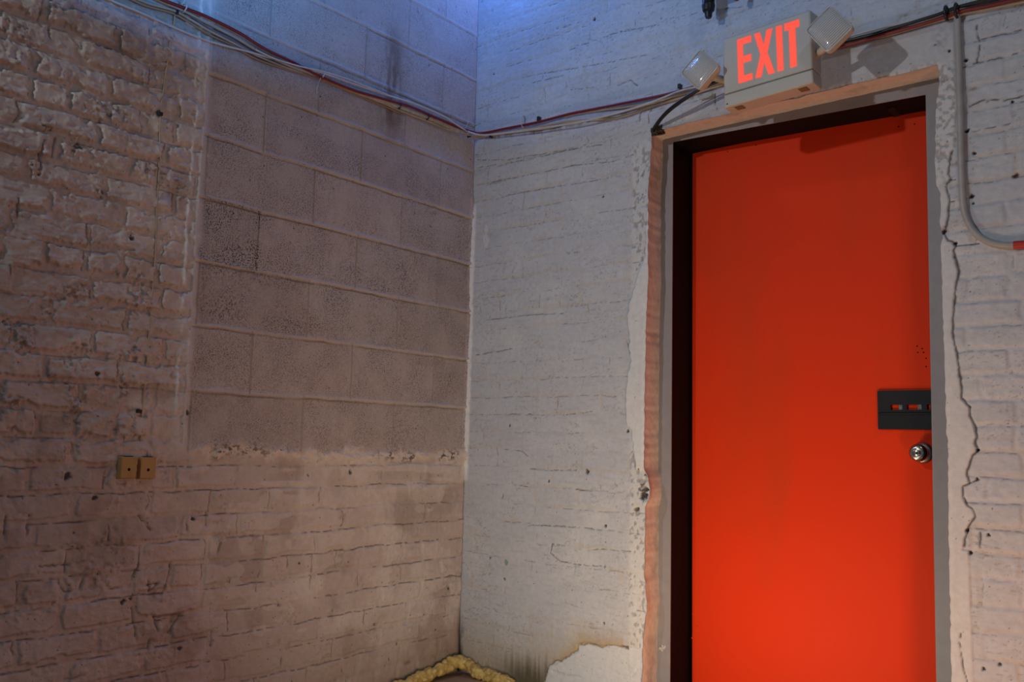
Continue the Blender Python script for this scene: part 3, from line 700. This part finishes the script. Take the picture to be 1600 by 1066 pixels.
# letters, outlined on the face in its own u,v coordinates
def letter(polys):
    mb = MB()
    for poly in polys: mb.prism([fp(u, v) for u, v in poly], FB - .0014, FB + .001)
    return mb.build('letter', M_GLOW, sgn_, bevel=.0012)
t0, t1 = .085, .715
letter([[(.178, t0), (.345, t0), (.345, t0 + .095), (.245, t0 + .095), (.245, .345), (.338, .345), (.338, .445), (.245, .445), (.245, t1 - .095), (.345, t1 - .095), (.345, t1), (.178, t1)]])
letter([[(.375, t0), (.445, t0), (.482, .275), (.520, t0), (.588, t0), (.522, .400), (.595, t1), (.522, t1), (.482, .530), (.445, t1), (.372, t1), (.440, .400)]])
letter([[(.622, t0), (.692, t0), (.692, t1), (.622, t1)]])
letter([[(.715, t0), (.880, t0), (.880, t0 + .105), (.836, t0 + .105), (.836, t1), (.762, t1), (.762, t0 + .105), (.715, t0 + .105)]])
M_LENS = None
def lens_mat():
    mt, nt, p = newmat('ribbed_clear_lens'); N = nt.nodes; Lk = nt.links
    tc = N.new('ShaderNodeTexCoord')
    w = N.new('ShaderNodeTexWave'); w.wave_type = 'BANDS'; w.bands_direction = 'X'; w.inputs['Scale'].default_value = 75; w.inputs['Distortion'].default_value = 0
    Lk.new(tc.outputs['UV'], w.inputs['Vector'])
    b = N.new('ShaderNodeBump'); b.inputs['Strength'].default_value = .9; b.inputs['Distance'].default_value = .0016
    w.inputs['Scale'].default_value = 5.2
    Lk.new(w.outputs['Fac'], b.inputs['Height'])
    Lk.new(b.outputs[0], p.inputs['Normal'])
    r = N.new('ShaderNodeValToRGB'); r.color_ramp.elements[0].color = (.40, .37, .35, 1); r.color_ramp.elements[1].color = (.74, .70, .66, 1); Lk.new(w.outputs['Fac'], r.inputs[0])
    Lk.new(r.outputs[0], p.inputs['Base Color'])
    p.inputs['Metallic'].default_value = .0; p.inputs['Roughness'].default_value = .2; p.inputs['Coat Weight'].default_value = .5; p.inputs['Coat Roughness'].default_value = .10
    return mt
M_LENS = lens_mat()
def lamp_head(cs, yd, arm_to):
    # cs: the four corners (top, right, bottom, left) of the square face; they lie in a plane facing off the wall
    P = [Vector(onR(x, y, yd)) for x, y in cs]
    c = sum(P, Vector()) / 4; ax = ((P[1] - P[0]) + (P[2] - P[3])) / 2; ay = ((P[3] - P[0]) + (P[2] - P[1])) / 2
    n = ax.cross(ay).normalized(); n = n if n.y < 0 else -n
    ex = ax.normalized(); ey = (ay - ex * ay.dot(ex)).normalized(); a, b_ = ax.length / 2, ay.length / 2
    M = Matrix((ex, ey, n)).transposed().to_4x4(); M.translation = c
    def rr(a, b_, r, z_, k=5):
        o = []
        for sx, sy, st in ((1, 1, 0), (-1, 1, 1), (-1, -1, 2), (1, -1, 3)):
            for i in range(k + 1):
                t = (st + i / k) * math.pi / 2
                o.append((sx * (a - r) + r * math.cos(t), sy * (b_ - r) + r * math.sin(t), z_))
        return o
    def loft(rings, name, mat, parent, smooth='auto'):
        mb = MB(); n_ = len(rings[0]); vs = [M @ Vector(v) for rg in rings for v in rg]
        fs = [(i * n_ + j, i * n_ + (j + 1) % n_, (i + 1) * n_ + (j + 1) % n_, (i + 1) * n_ + j) for i in range(len(rings) - 1) for j in range(n_)]
        fs += [tuple(range(n_ - 1, -1, -1)), tuple(range((len(rings) - 1) * n_, len(rings) * n_))]
        mb.add(vs, fs); return mb.build(name, mat, parent, smooth=smooth)
    hd = loft([rr(a * .45, b_ * .45, .008, -.052), rr(a * .8, b_ * .8, .010, -.040), rr(a * .97, b_ * .97, .012, -.020), rr(a, b_, .012, -.002), rr(a * .99, b_ * .99, .012, .0)], 'lamp_head', M_CREAM2, sgn_)
    hd['label'] = 'square swivelling emergency lamp head'
    r1, r2, r3 = rr(a, b_, .012, 0), rr(a * .985, b_ * .985, .012, .003), rr(a * .93, b_ * .93, .010, .0035)
    mb = MB(); k = len(r1); vs = [M @ Vector(v) for rg in (r1, r2, r3, rr(a * .93, b_ * .93, .010, .0005)) for v in rg]
    mb.add(vs, [(i * k + j, i * k + (j + 1) % k, (i + 1) * k + (j + 1) % k, (i + 1) * k + j) for i in range(3) for j in range(k)]); mb.build('rim', M_CREAM, hd, smooth='auto')
    # domed ribbed lens
    mb = MB(); N_ = 24; vs = []
    for i in range(N_ + 1):
        for j in range(N_ + 1):
            u, v = 2 * i / N_ - 1, 2 * j / N_ - 1
            e_ = .12; q = 1 - e_ * .35 * (abs(u * v) ** 2.2)
            vs.append(M @ Vector((u * a * .935 * q, v * b_ * .935 * q, .0008 + .007 * (1 - u ** 4) * (1 - v ** 4))))
    mb.add(vs, [(i * (N_ + 1) + j, (i + 1) * (N_ + 1) + j, (i + 1) * (N_ + 1) + j + 1, i * (N_ + 1) + j + 1) for i in range(N_) for j in range(N_)])
    ln = mb.build('lens', M_LENS, hd, smooth=True)
    uv = ln.data.uv_layers.new(name='UVMap')
    for lp in ln.data.loops:
        i, j = divmod(lp.vertex_index, N_ + 1); uv.data[lp.index].uv = (i / N_ , j / N_)
    mb = MB(); q0 = c - n * .045; q1 = Vector(arm_to); mb.tube([q0, q0 * .6 + q1 * .4 + Vector((0, .012, 0)), q1], .012, 12); mb.build('swivel_arm', M_CREAM2, hd, smooth='auto')
lamp_head([(1092, 74.3), (1122.4, 100.5), (1094.3, 144), (1066, 116.7)], -.22, (1.262, -.140, 2.125))
lamp_head([(1293.6, 4.7), (1330.4, 39), (1297.4, 87.8), (1261.4, 51)], -.23, (1.540, -.140, 2.135))

# ------------------------------------------------------------------ cables
M_CRED = mk('red_cable_jacket', (.19, .010, .010), .42)
M_CTAN = mk('tan_cable_jacket', (.48, .36, .23), .5, noise=.25, nscale=20)
M_CWHT = mk('white_cable_jacket', (.60, .55, .50), .45, noise=.15, nscale=20)
M_CBLK = mk('black_cable_jacket', (.012, .013, .015), .38)
M_CGRY = mk('grey_cable_jacket', (.16, .15, .15), .5)
M_TIE = mk('white_nylon_tie', (.55, .52, .48), .4)
def cable(label, mat, r, L=(), R=(), name='cable', group=None, hang=None):
    """L: (px, py, distance off the left wall), R: the same on the door wall; points lie on the wall planes plus the cable's own stand-off"""
    pts = [onL(x, y, d) for x, y, d in L] + [onR(x, y, -d) for x, y, d in R]
    mb = MB(); mb.tube(catmull(pts, 6), r, 10); o = mb.build(name, mat, smooth=True); tag(o, label, 'cable', group); return o
GL = 'cables strung along both walls'
q = lambda d, pts: [(x, y, d) for x, y in pts]
cable('dark red cable running along the left wall, round the corner to the exit sign', M_CRED, .0052,
      q(.030, [(225, -14), (255, 0), (287, 12), (325, 27), (375, 52), (400, 68), (425, 82)]) + q(.026, [(462, 99), (495, 117), (550, 140), (600, 155), (637, 165), (675, 181), (705, 194), (728, 203)]),
      q(.018, [(752, 208), (790, 201), (840, 191), (890, 178), (920, 172), (980, 160), (1044, 147), (1090, 134), (1150, 118)]), group=None)
cable('white cable sagging furthest below the bundle at the top of the left wall', M_CWHT, .0034,
      q(.020, [(100, -34), (172, 0), (225, 22), (272, 43), (325, 64), (400, 84), (450, 99)]) + q(.030, [(495, 111), (550, 130), (600, 147), (650, 163), (690, 180), (715, 196), (733, 206)]),
      q(.040, [(752, 211), (780, 209), (840, 201), (900, 192), (940, 183), (980, 172), (1020, 159), (1060, 143), (1090, 135), (1150, 118)]))
cable('tan cable under the red one, running from the left wall to the door corner', M_CTAN, .0042,
      q(.014, [(180, -20), (225, 3), (270, 16), (300, 32), (325, 47), (362, 66), (400, 86), (450, 106), (500, 122), (550, 143), (600, 162), (625, 173), (665, 188), (700, 202), (732, 211)]),
      q(.010, [(748, 214), (800, 207), (860, 199), (900, 189), (950, 186), (980, 180), (1010, 169), (1060, 154), (1130, 132)]))
cable('pale tan cable lying just above the brown one at the top of the left wall', M_CTAN, .0040,
      q(.022, [(200, -22), (250, 1), (287, 17), (320, 34), (370, 60), (400, 78), (450, 102), (500, 120), (550, 141), (600, 158), (640, 172), (690, 193), (731, 210)]),
      q(.010, [(750, 212), (800, 205), (860, 195), (890, 190), (925, 187), (960, 178), (1000, 167), (1060, 150), (1130, 130)]))
cable('brown tan cable at the lower edge of the bundle on the upper left wall', mk('brown_cable_jacket', (.30, .19, .10), .55), .0040,
      q(.010, [(180, -14), (225, 8), (270, 21), (300, 38), (330, 56), (365, 72), (400, 92), (450, 109), (500, 125), (560, 150), (600, 166), (625, 177)]), [])
cable('thin dark grey cable between the red and tan cables on the left wall', M_CGRY, .0028,
      q(.016, [(265, 5), (300, 26), (330, 46), (362, 62), (400, 84), (430, 98), (470, 112), (505, 124)]), [])
cable('second dark grey cable crossing under the red one on the left wall', M_CGRY, .0028,
      q(.012, [(270, 14), (310, 36), (350, 55), (385, 70), (420, 88), (455, 103)]), [])
cable('pale cable just under the red one from the wall tie to the exit sign', M_CTAN, .0036, [],
      q(.012, [(882, 183), (900, 178), (940, 172), (980, 167), (1030, 158), (1060, 149), (1100, 138), (1150, 122)]))
cable('thin white cable threaded behind the red one left of the corner', M_CWHT, .0024,
      q(.036, [(400, 78), (430, 92), (470, 104), (510, 113), (550, 126), (590, 142), (620, 154)]), [])
cable('black cable dropping from the exit sign to a hole beside the door frame', M_CBLK, .0062, [],
      [(1165, 112, .085), (1130, 124, .090), (1105, 134, .094), (1085, 144, .094), (1065, 157, .086), (1045, 172, .066), (1032, 186, .040), (1024, 197, .016), (1019, 206, -.004)])
cable('thin black cable beside the thicker one, looping down to the door frame', M_CBLK, .0034, [],
      [(1155, 116, .070), (1118, 130, .074), (1095, 140, .074), (1075, 153, .068), (1055, 167, .058), (1040, 180, .042), (1030, 192, .022), (1024, 204, .002)])
cable('white cable along the top of the bundle right of the exit sign', M_CWHT, .0030, [],
      q(.016, [(1280, 75), (1320, 60), (1367, 46), (1411, 37), (1442, 27), (1478, 16), (1505, 7), (1540, -2), (1600, -16)]))
cable('thick black cable right of the exit sign, above the red one', M_CBLK, .0050, [],
      q(.020, [(1270, 76), (1316, 65), (1360, 55), (1392, 45), (1430, 34), (1465, 23), (1490, 13), (1520, 6), (1550, 0), (1610, -12)]))
cable('black cable lying above the thick black one right of the conduit', M_CBLK, .0045, [],
      q(.024, [(1480, 18), (1500, 10), (1530, 2), (1570, -8), (1610, -18)]))
cable('red cable running right from the exit sign past the grey conduit', M_CRED, .0056, [],
      q(.022, [(1290, 79), (1330, 69), (1360, 60.5), (1405, 48), (1442, 37.5), (1480, 25.5), (1500, 18), (1540, 10), (1580, 1), (1625, -8)]))
cable('tan cable at the bottom of the bundle right of the exit sign', M_CTAN, .0038, [],
      q(.016, [(1280, 80), (1311, 72), (1355, 62), (1392, 54), (1430, 43), (1465, 33), (1480, 29), (1504, 22), (1540, 15), (1600, 3), (1640, -5)]))
cable('second tan cable tucked behind the black one right of the exit sign', M_CTAN, .0034, [],
      q(.010, [(1280, 78), (1311, 70), (1340, 62), (1380, 52), (1420, 42)]))
# stiff cream sleeve pieces over the cables near the corner
M_SLV = mk('cream_sleeve', (.50, .44, .38), .55, col2=(.28, .24, .20), nscale=60)
def sleeve(label, pts, r=.0092):
    mb = MB(); P = catmull([onL(x, y, .016) for x, y in pts], 4); mb.tube(P, r, 14); o = mb.build('cable_sleeve', M_SLV, smooth='auto'); tag(o, label, 'cable sleeve', 'cable sleeves near the corner')
sleeve('leftmost of the three cream sleeves round the cables near the corner', [(575, 150), (600, 158), (621, 166)])
sleeve('middle of the three cream sleeves round the cables near the corner', [(624, 167), (645, 175), (665, 183)])
sleeve('rightmost of the three cream sleeves, ending at the wall corner', [(668, 184), (690, 193), (710, 202), (722, 207)])
def tie(label, c, up, off, r, tail=None, mat=M_TIE, w=.0022, side='R', name='cable_tie'):
    """a strap looped round the bundle: c pixel of its centre, r half height of the bundle"""
    f = (lambda x, y, d: onR(x, y, -d)) if side == 'R' else (lambda x, y, d: onL(x, y, d))
    c0 = Vector(f(c[0], c[1], off)); out = Vector((0, -1, 0)) if side == 'R' else Vector((1, 0, 0))
    upv = Vector((0, 0, 1)); P = []
    for k in range(17):
        t = 2 * math.pi * k / 16; P.append(c0 + upv * math.cos(t) * r + out * math.sin(t) * (off + .004 if math.sin(t) > 0 else off - .002) * .9)
    mb = MB(); mb.tube(P, w, 8)
    if tail: mb.tube(catmull([Vector(f(x, y, d)) for x, y, d in tail], 4), w * .7, 6)
    o = mb.build(name, mat, smooth=True); tag(o, label, 'cable tie'); return o
tie('white tie with a bent tail round the bundle, top of the left wall', (286, 13), 0, .020, .013, [(286, 6, .04), (289, 0, .04), (290, -8, .035)], side='L')
tie('pale tie with a long hanging tail in the middle of the left wall run', (501, 118), 0, .018, .012, [(501, 122, .03), (498, 130, .02), (495, 140, .012), (495, 146, .010)], side='L', w=.0016)
tie('black tie between the left and middle cream sleeves', (622, 166), 0, .016, .012, None, M_CBLK, side='L', w=.0015)
tie('black tie between the middle and right cream sleeves', (666, 183), 0, .016, .013, None, M_CBLK, side='L', w=.0020)
tie('pale tie with an upright tail just left of the corner', (728, 207), 0, .016, .010, [(728, 200, .03), (731, 193, .03), (733, 187, .03)], side='L', w=.0014)
tie('white tie on the cables midway between the corner and the sign', (818, 190), 0, .012, .026, None, side='R', w=.0024)
tie('black tie left of the grey conduit top', (1479, 21), 0, .020, .020, None, M_CBLK, side='R', w=.0045)
tie('black tie directly above the grey conduit, with a knot on top', (1495, 17), 0, .022, .020, [(1490, 13, .04), (1493, 9, .045), (1497, 12, .04)], M_CBLK, side='R', w=.0042)
# dark nail clips
def clip(label, p, w, h, d, mat=M_CBLK):
    c = Vector(p); mb = MB(); mb.box((c.x - d[0], c.y - d[1], c.z - h), (c.x + d[0], c.y + d[1], c.z + h)); mb.tube([c + Vector((0, 0, h * .6)), c + Vector((0, 0, h * 1.3))], w * .4, 8)
    o = mb.build('cable_clip', mat, bevel=.0012); tag(o, label, 'cable clip')
clip('black clip where the thin cord leaves the cable bundle', onL(275, 20, .010), .005, .007, (.010, .004, 0))
clip('black clip holding the upper part of the thin cord on the left wall', onL(250, 178, .012), .005, .0055, (.006, .007, 0))
clip('black clip holding the thin cord just above the two tan boxes', onL(217, 643, .012), .005, .0050, (.006, .007, 0))
clip('small black clip under the cables at the wall corner', onL(733, 213, .012), .004, .004, (.010, .004, 0))
clip('small black clip under the cables just right of the corner', onR(767, 214, -.010), .004, .004, (.004, .008, 0))
clip('small black clip on the wall left of the left lamp head', onR(1062, 135, -.008), .005, .008, (.005, .008, 0))
clip('black clip on the cables right of the white tie', onR(842, 186, -.010), .005, .009, (.005, .008, 0))
# frayed wire tangle in the hole at the top corner of the door opening
rs = np.random.RandomState(4); c0 = onR(1025, 203, .006); mb = MB()
for k in range(16):
    P = [c0 + rs.uniform(-1, 1, 3) * (.026, .012, .014) + np.array((.006, .0, -.003)) for _ in range(5)]
    mb.tube(catmull(P, 4), .0030, 6)
o = mb.build('wire_tangle', mk('dirty_wire_ends', (.07, .055, .03), .6, noise=.6, nscale=80), smooth=True); tag(o, 'dark tangle of wire ends stuffed in the top left corner of the door opening', 'wire tangle')
# pale green label on the cables
a, b = onR(1093, 152, -.012), onR(1113, 147, -.012); mb = MB()
mb.hexa([(a[0], -.014, a[2] - .010), (b[0], -.014, b[2] - .008), (b[0], -.011, b[2] - .008), (a[0], -.011, a[2] - .010), (a[0], -.014, a[2] + .003), (b[0], -.014, b[2] + .008), (b[0], -.011, b[2] + .008), (a[0], -.011, a[2] + .003)])
o = mb.build('cable_label', mk('faded_green_label', (.36, .42, .33), .6, col2=(.5, .5, .46), nscale=90)); tag(o, 'faded green label stuck below the left lamp head', 'label')

# thin cord down to the two boxes
cord = [(273, 24, .010), (271, 45, .008), (267, 62, .009), (262, 95, .010), (257, 130, .010), (251, 178, .010), (249, 250, .010), (246, 320, .010), (243, 400, .010), (238, 460, .009), (233, 520, .009), (228, 580, .009), (222, 640, .009), (220, 680, .009), (217, 711, .010)]
cable('thin tan cord hanging down the left wall into the two small boxes', M_CTAN, .0021, cord, [], name='telephone_cord')
M_BOX = mk('tan_plastic_box', (.50, .30, .105), .4, noise=.12, nscale=30)
def jack(label, s0, s1, z0, z1, d):
    t = thing('junction_box', label, 'junction box', (0, -(s0 + s1) / 2, z0), 'two tan junction boxes on the left wall')
    mb = MB(); mb.hexa([(.004, -s1 - .003, z0 - .001), (d, -s1 + .001, z0 + .002), (d, -s0 - .001, z0 + .002), (.004, -s0 + .002, z0 - .001), (.004, -s1 - .003, z1 + .001), (d, -s1 + .001, z1 - .002), (d, -s0 - .001, z1 - .002), (.004, -s0 + .002, z1 + .001)])
    mb.build('housing', M_BOX, t, bevel=.0025, seg=3)
    mb = MB(); c = ((s0 + s1) / 2); mb.lathe([(.0042, 0), (.0042, .0007), (.003, .0009)], Matrix.Translation((d, -c, z0 + (z1 - z0) * .42)) @ Matrix.Rotation(math.pi / 2, 4, 'Y'), 16); mb.build('screw_hole', M_BLACK, t)
    mb = MB(); mb.box((d * .35, -c - .013, z1 - .0035), (d * .8, -c + .013, z1 + .0008)); mb.build('cord_slot', mk('dark_recess', (.06, .035, .015), .8), t)
jack('left one of the two small tan boxes at the end of the cord', 1.434, 1.483, .794, .858, .028)
jack('right one of the two small tan boxes at the end of the cord', 1.374, 1.424, .792, .857, .026)

# ------------------------------------------------------------------ grey conduit with a red end
M_PIPE = mk('grey_painted_conduit', (.42, .39, .375), .45, noise=.15, nscale=25)
cdt = thing('conduit', 'grey painted conduit running down beside the door and bending right into a red section', 'conduit', (1.925, 0, 1.6))
P = [onR(x, y, -.0125) for x, y in ((1495.5, 22), (1497, 60), (1498.5, 105), (1499.5, 150), (1501, 200), (1502, 250), (1503.5, 295), (1506, 325), (1512, 345), (1522, 362), (1535, 373), (1552, 380), (1570, 383), (1586, 383))]
mb = MB(); mb.tube(catmull(P, 6), .0098, 20); mb.build('pipe', M_PIPE, cdt, smooth=True)
P = [onR(x, y, -.0125) for x, y in ((1584, 383), (1600, 382), (1640, 380), (1700, 378))]
mb = MB(); mb.tube(catmull(P, 4), .0112, 20); mb.build('red_section', mk('red_pipe_paint', (.48, .030, .015), .4), cdt, smooth='auto')['label'] = 'red painted end of the conduit'
p = onR(1501, 155, -.0125); 
mb = MB(); mb.tube([onR(1499.8, 148, -.0125), onR(1501, 192, -.0125)], .0104, 20); mb.build('coupling', M_PIPE, cdt, smooth='auto')
mb = MB(); p = onR(1494, 23, -.0125); mb.tube([p + np.array((0, 0, -.004)), p + np.array((0, 0, .010))], .0115, 16); mb.build('end_cap', M_CTAN, cdt, smooth='auto')

# ------------------------------------------------------------------ black pipe fitting above
M_IRON = mk('black_iron', (.016, .014, .014), .42, noise=.5, nscale=70, bump=.4, bscale=150)
pf = thing('pipe_fitting', 'black iron pipe tee with a hanging plug, above and left of the exit sign', 'pipe fitting', (1.20, -.07, 2.42))
yf = -.07
def pz(px, py): return onR(px, py, yf)
T = Matrix.Translation
b0 = pz(1107, 28); 
def hh(py): return pz(1107, py)[2] - b0[2]
mb = MB(); mb.lathe([(.0105, 0), (.0125, hh(25)), (.0135, hh(20)), (.0150, hh(19)), (.0205, hh(17)), (.0230, hh(10)), (.0230, hh(7)), (.0215, hh(6)), (.0225, hh(-4)), (.024, hh(-12)), (.024, hh(-50))], T(Vector((b0[0], yf, b0[2]))), 10)
mb.build('drain_plug', M_IRON, pf, bevel=.001)
a = pz(1107, -8); mb = MB(); mb.tube([a, a + np.array((.030, 0, .0)), a + np.array((.062, 0, .0))], [.019, .0175, .0175], 18); mb.build('branch', M_IRON, pf, smooth='auto')
mb = MB(); a = pz(1107, -50); mb.tube([(a[0], yf, a[2] - .005), (a[0], yf, 3.0)], .0165, 18); mb.build('riser_pipe', M_IRON, pf, smooth='auto')
a = pz(1107, -8); mb = MB(); mb.tube([a + np.array((.055, 0, .004)), a + np.array((.115, 0, .012))], .007, 12); mb.build('valve_stem', M_IRON, pf, smooth='auto')
c = Vector(pz(1151, -6)); mb = MB(); mb.lathe([(.003, -.009), (.013, -.008), (.0165, -.003), (.0165, .003), (.013, .008), (.003, .009)], T(c) @ Matrix.Rotation(math.pi / 2, 4, 'Y'), 12); mb.build('valve_handle', mk('red_handle_paint', (.42, .01, .015), .35), pf, smooth='auto')

# ------------------------------------------------------------------ foam along the floor in the corner
def foam():
    M = mk('yellow_expanding_foam', (.72, .54, .18), .7, col2=(.46, .29, .07), nscale=45, bump=.6, bscale=180)
    P = catmull([(.052, -.62, .002), (.048, -.45, .008), (.040, -.30, .018), (.036, -.20, .028), (.032, -.12, .040), (.040, -.055, .050), (.090, -.034, .038), (.15, -.036, .022), (.20, -.034, .018), (.26, -.038, .014), (.31, -.040, .004)], 22)
    mb = MB(); n = len(P)
    mb.tube(P, [.0235 for i in range(n)], 40)
    rs = np.random.RandomState(3)
    V = np.array(mb.v); k = 40
    cen = np.repeat(np.array([np.array(p) for p in P]), k, 0); d = V - cen
    nd = d / np.linalg.norm(d, axis=1)[:, None]; out = np.zeros(len(V))
    for i in rs.randint(0, len(V), 420):
        r_ = rs.uniform(.007, .016); e = np.linalg.norm(V - V[i], axis=1)
        out = np.maximum(out, rs.uniform(.5, 1) * r_ * .95 * np.sqrt(np.clip(1 - (e / r_) ** 2, 0, 1)))
    V = cen + d * .72 + nd * out[:, None]; V[:, 2] = np.maximum(V[:, 2], .0005)
    mb.v = [tuple(v) for v in V]
    o = mb.build('foam_bead', M, smooth=True); tag(o, 'lumpy yellow bead of expanding foam along the floor in the wall corner', 'expanding foam')
foam()
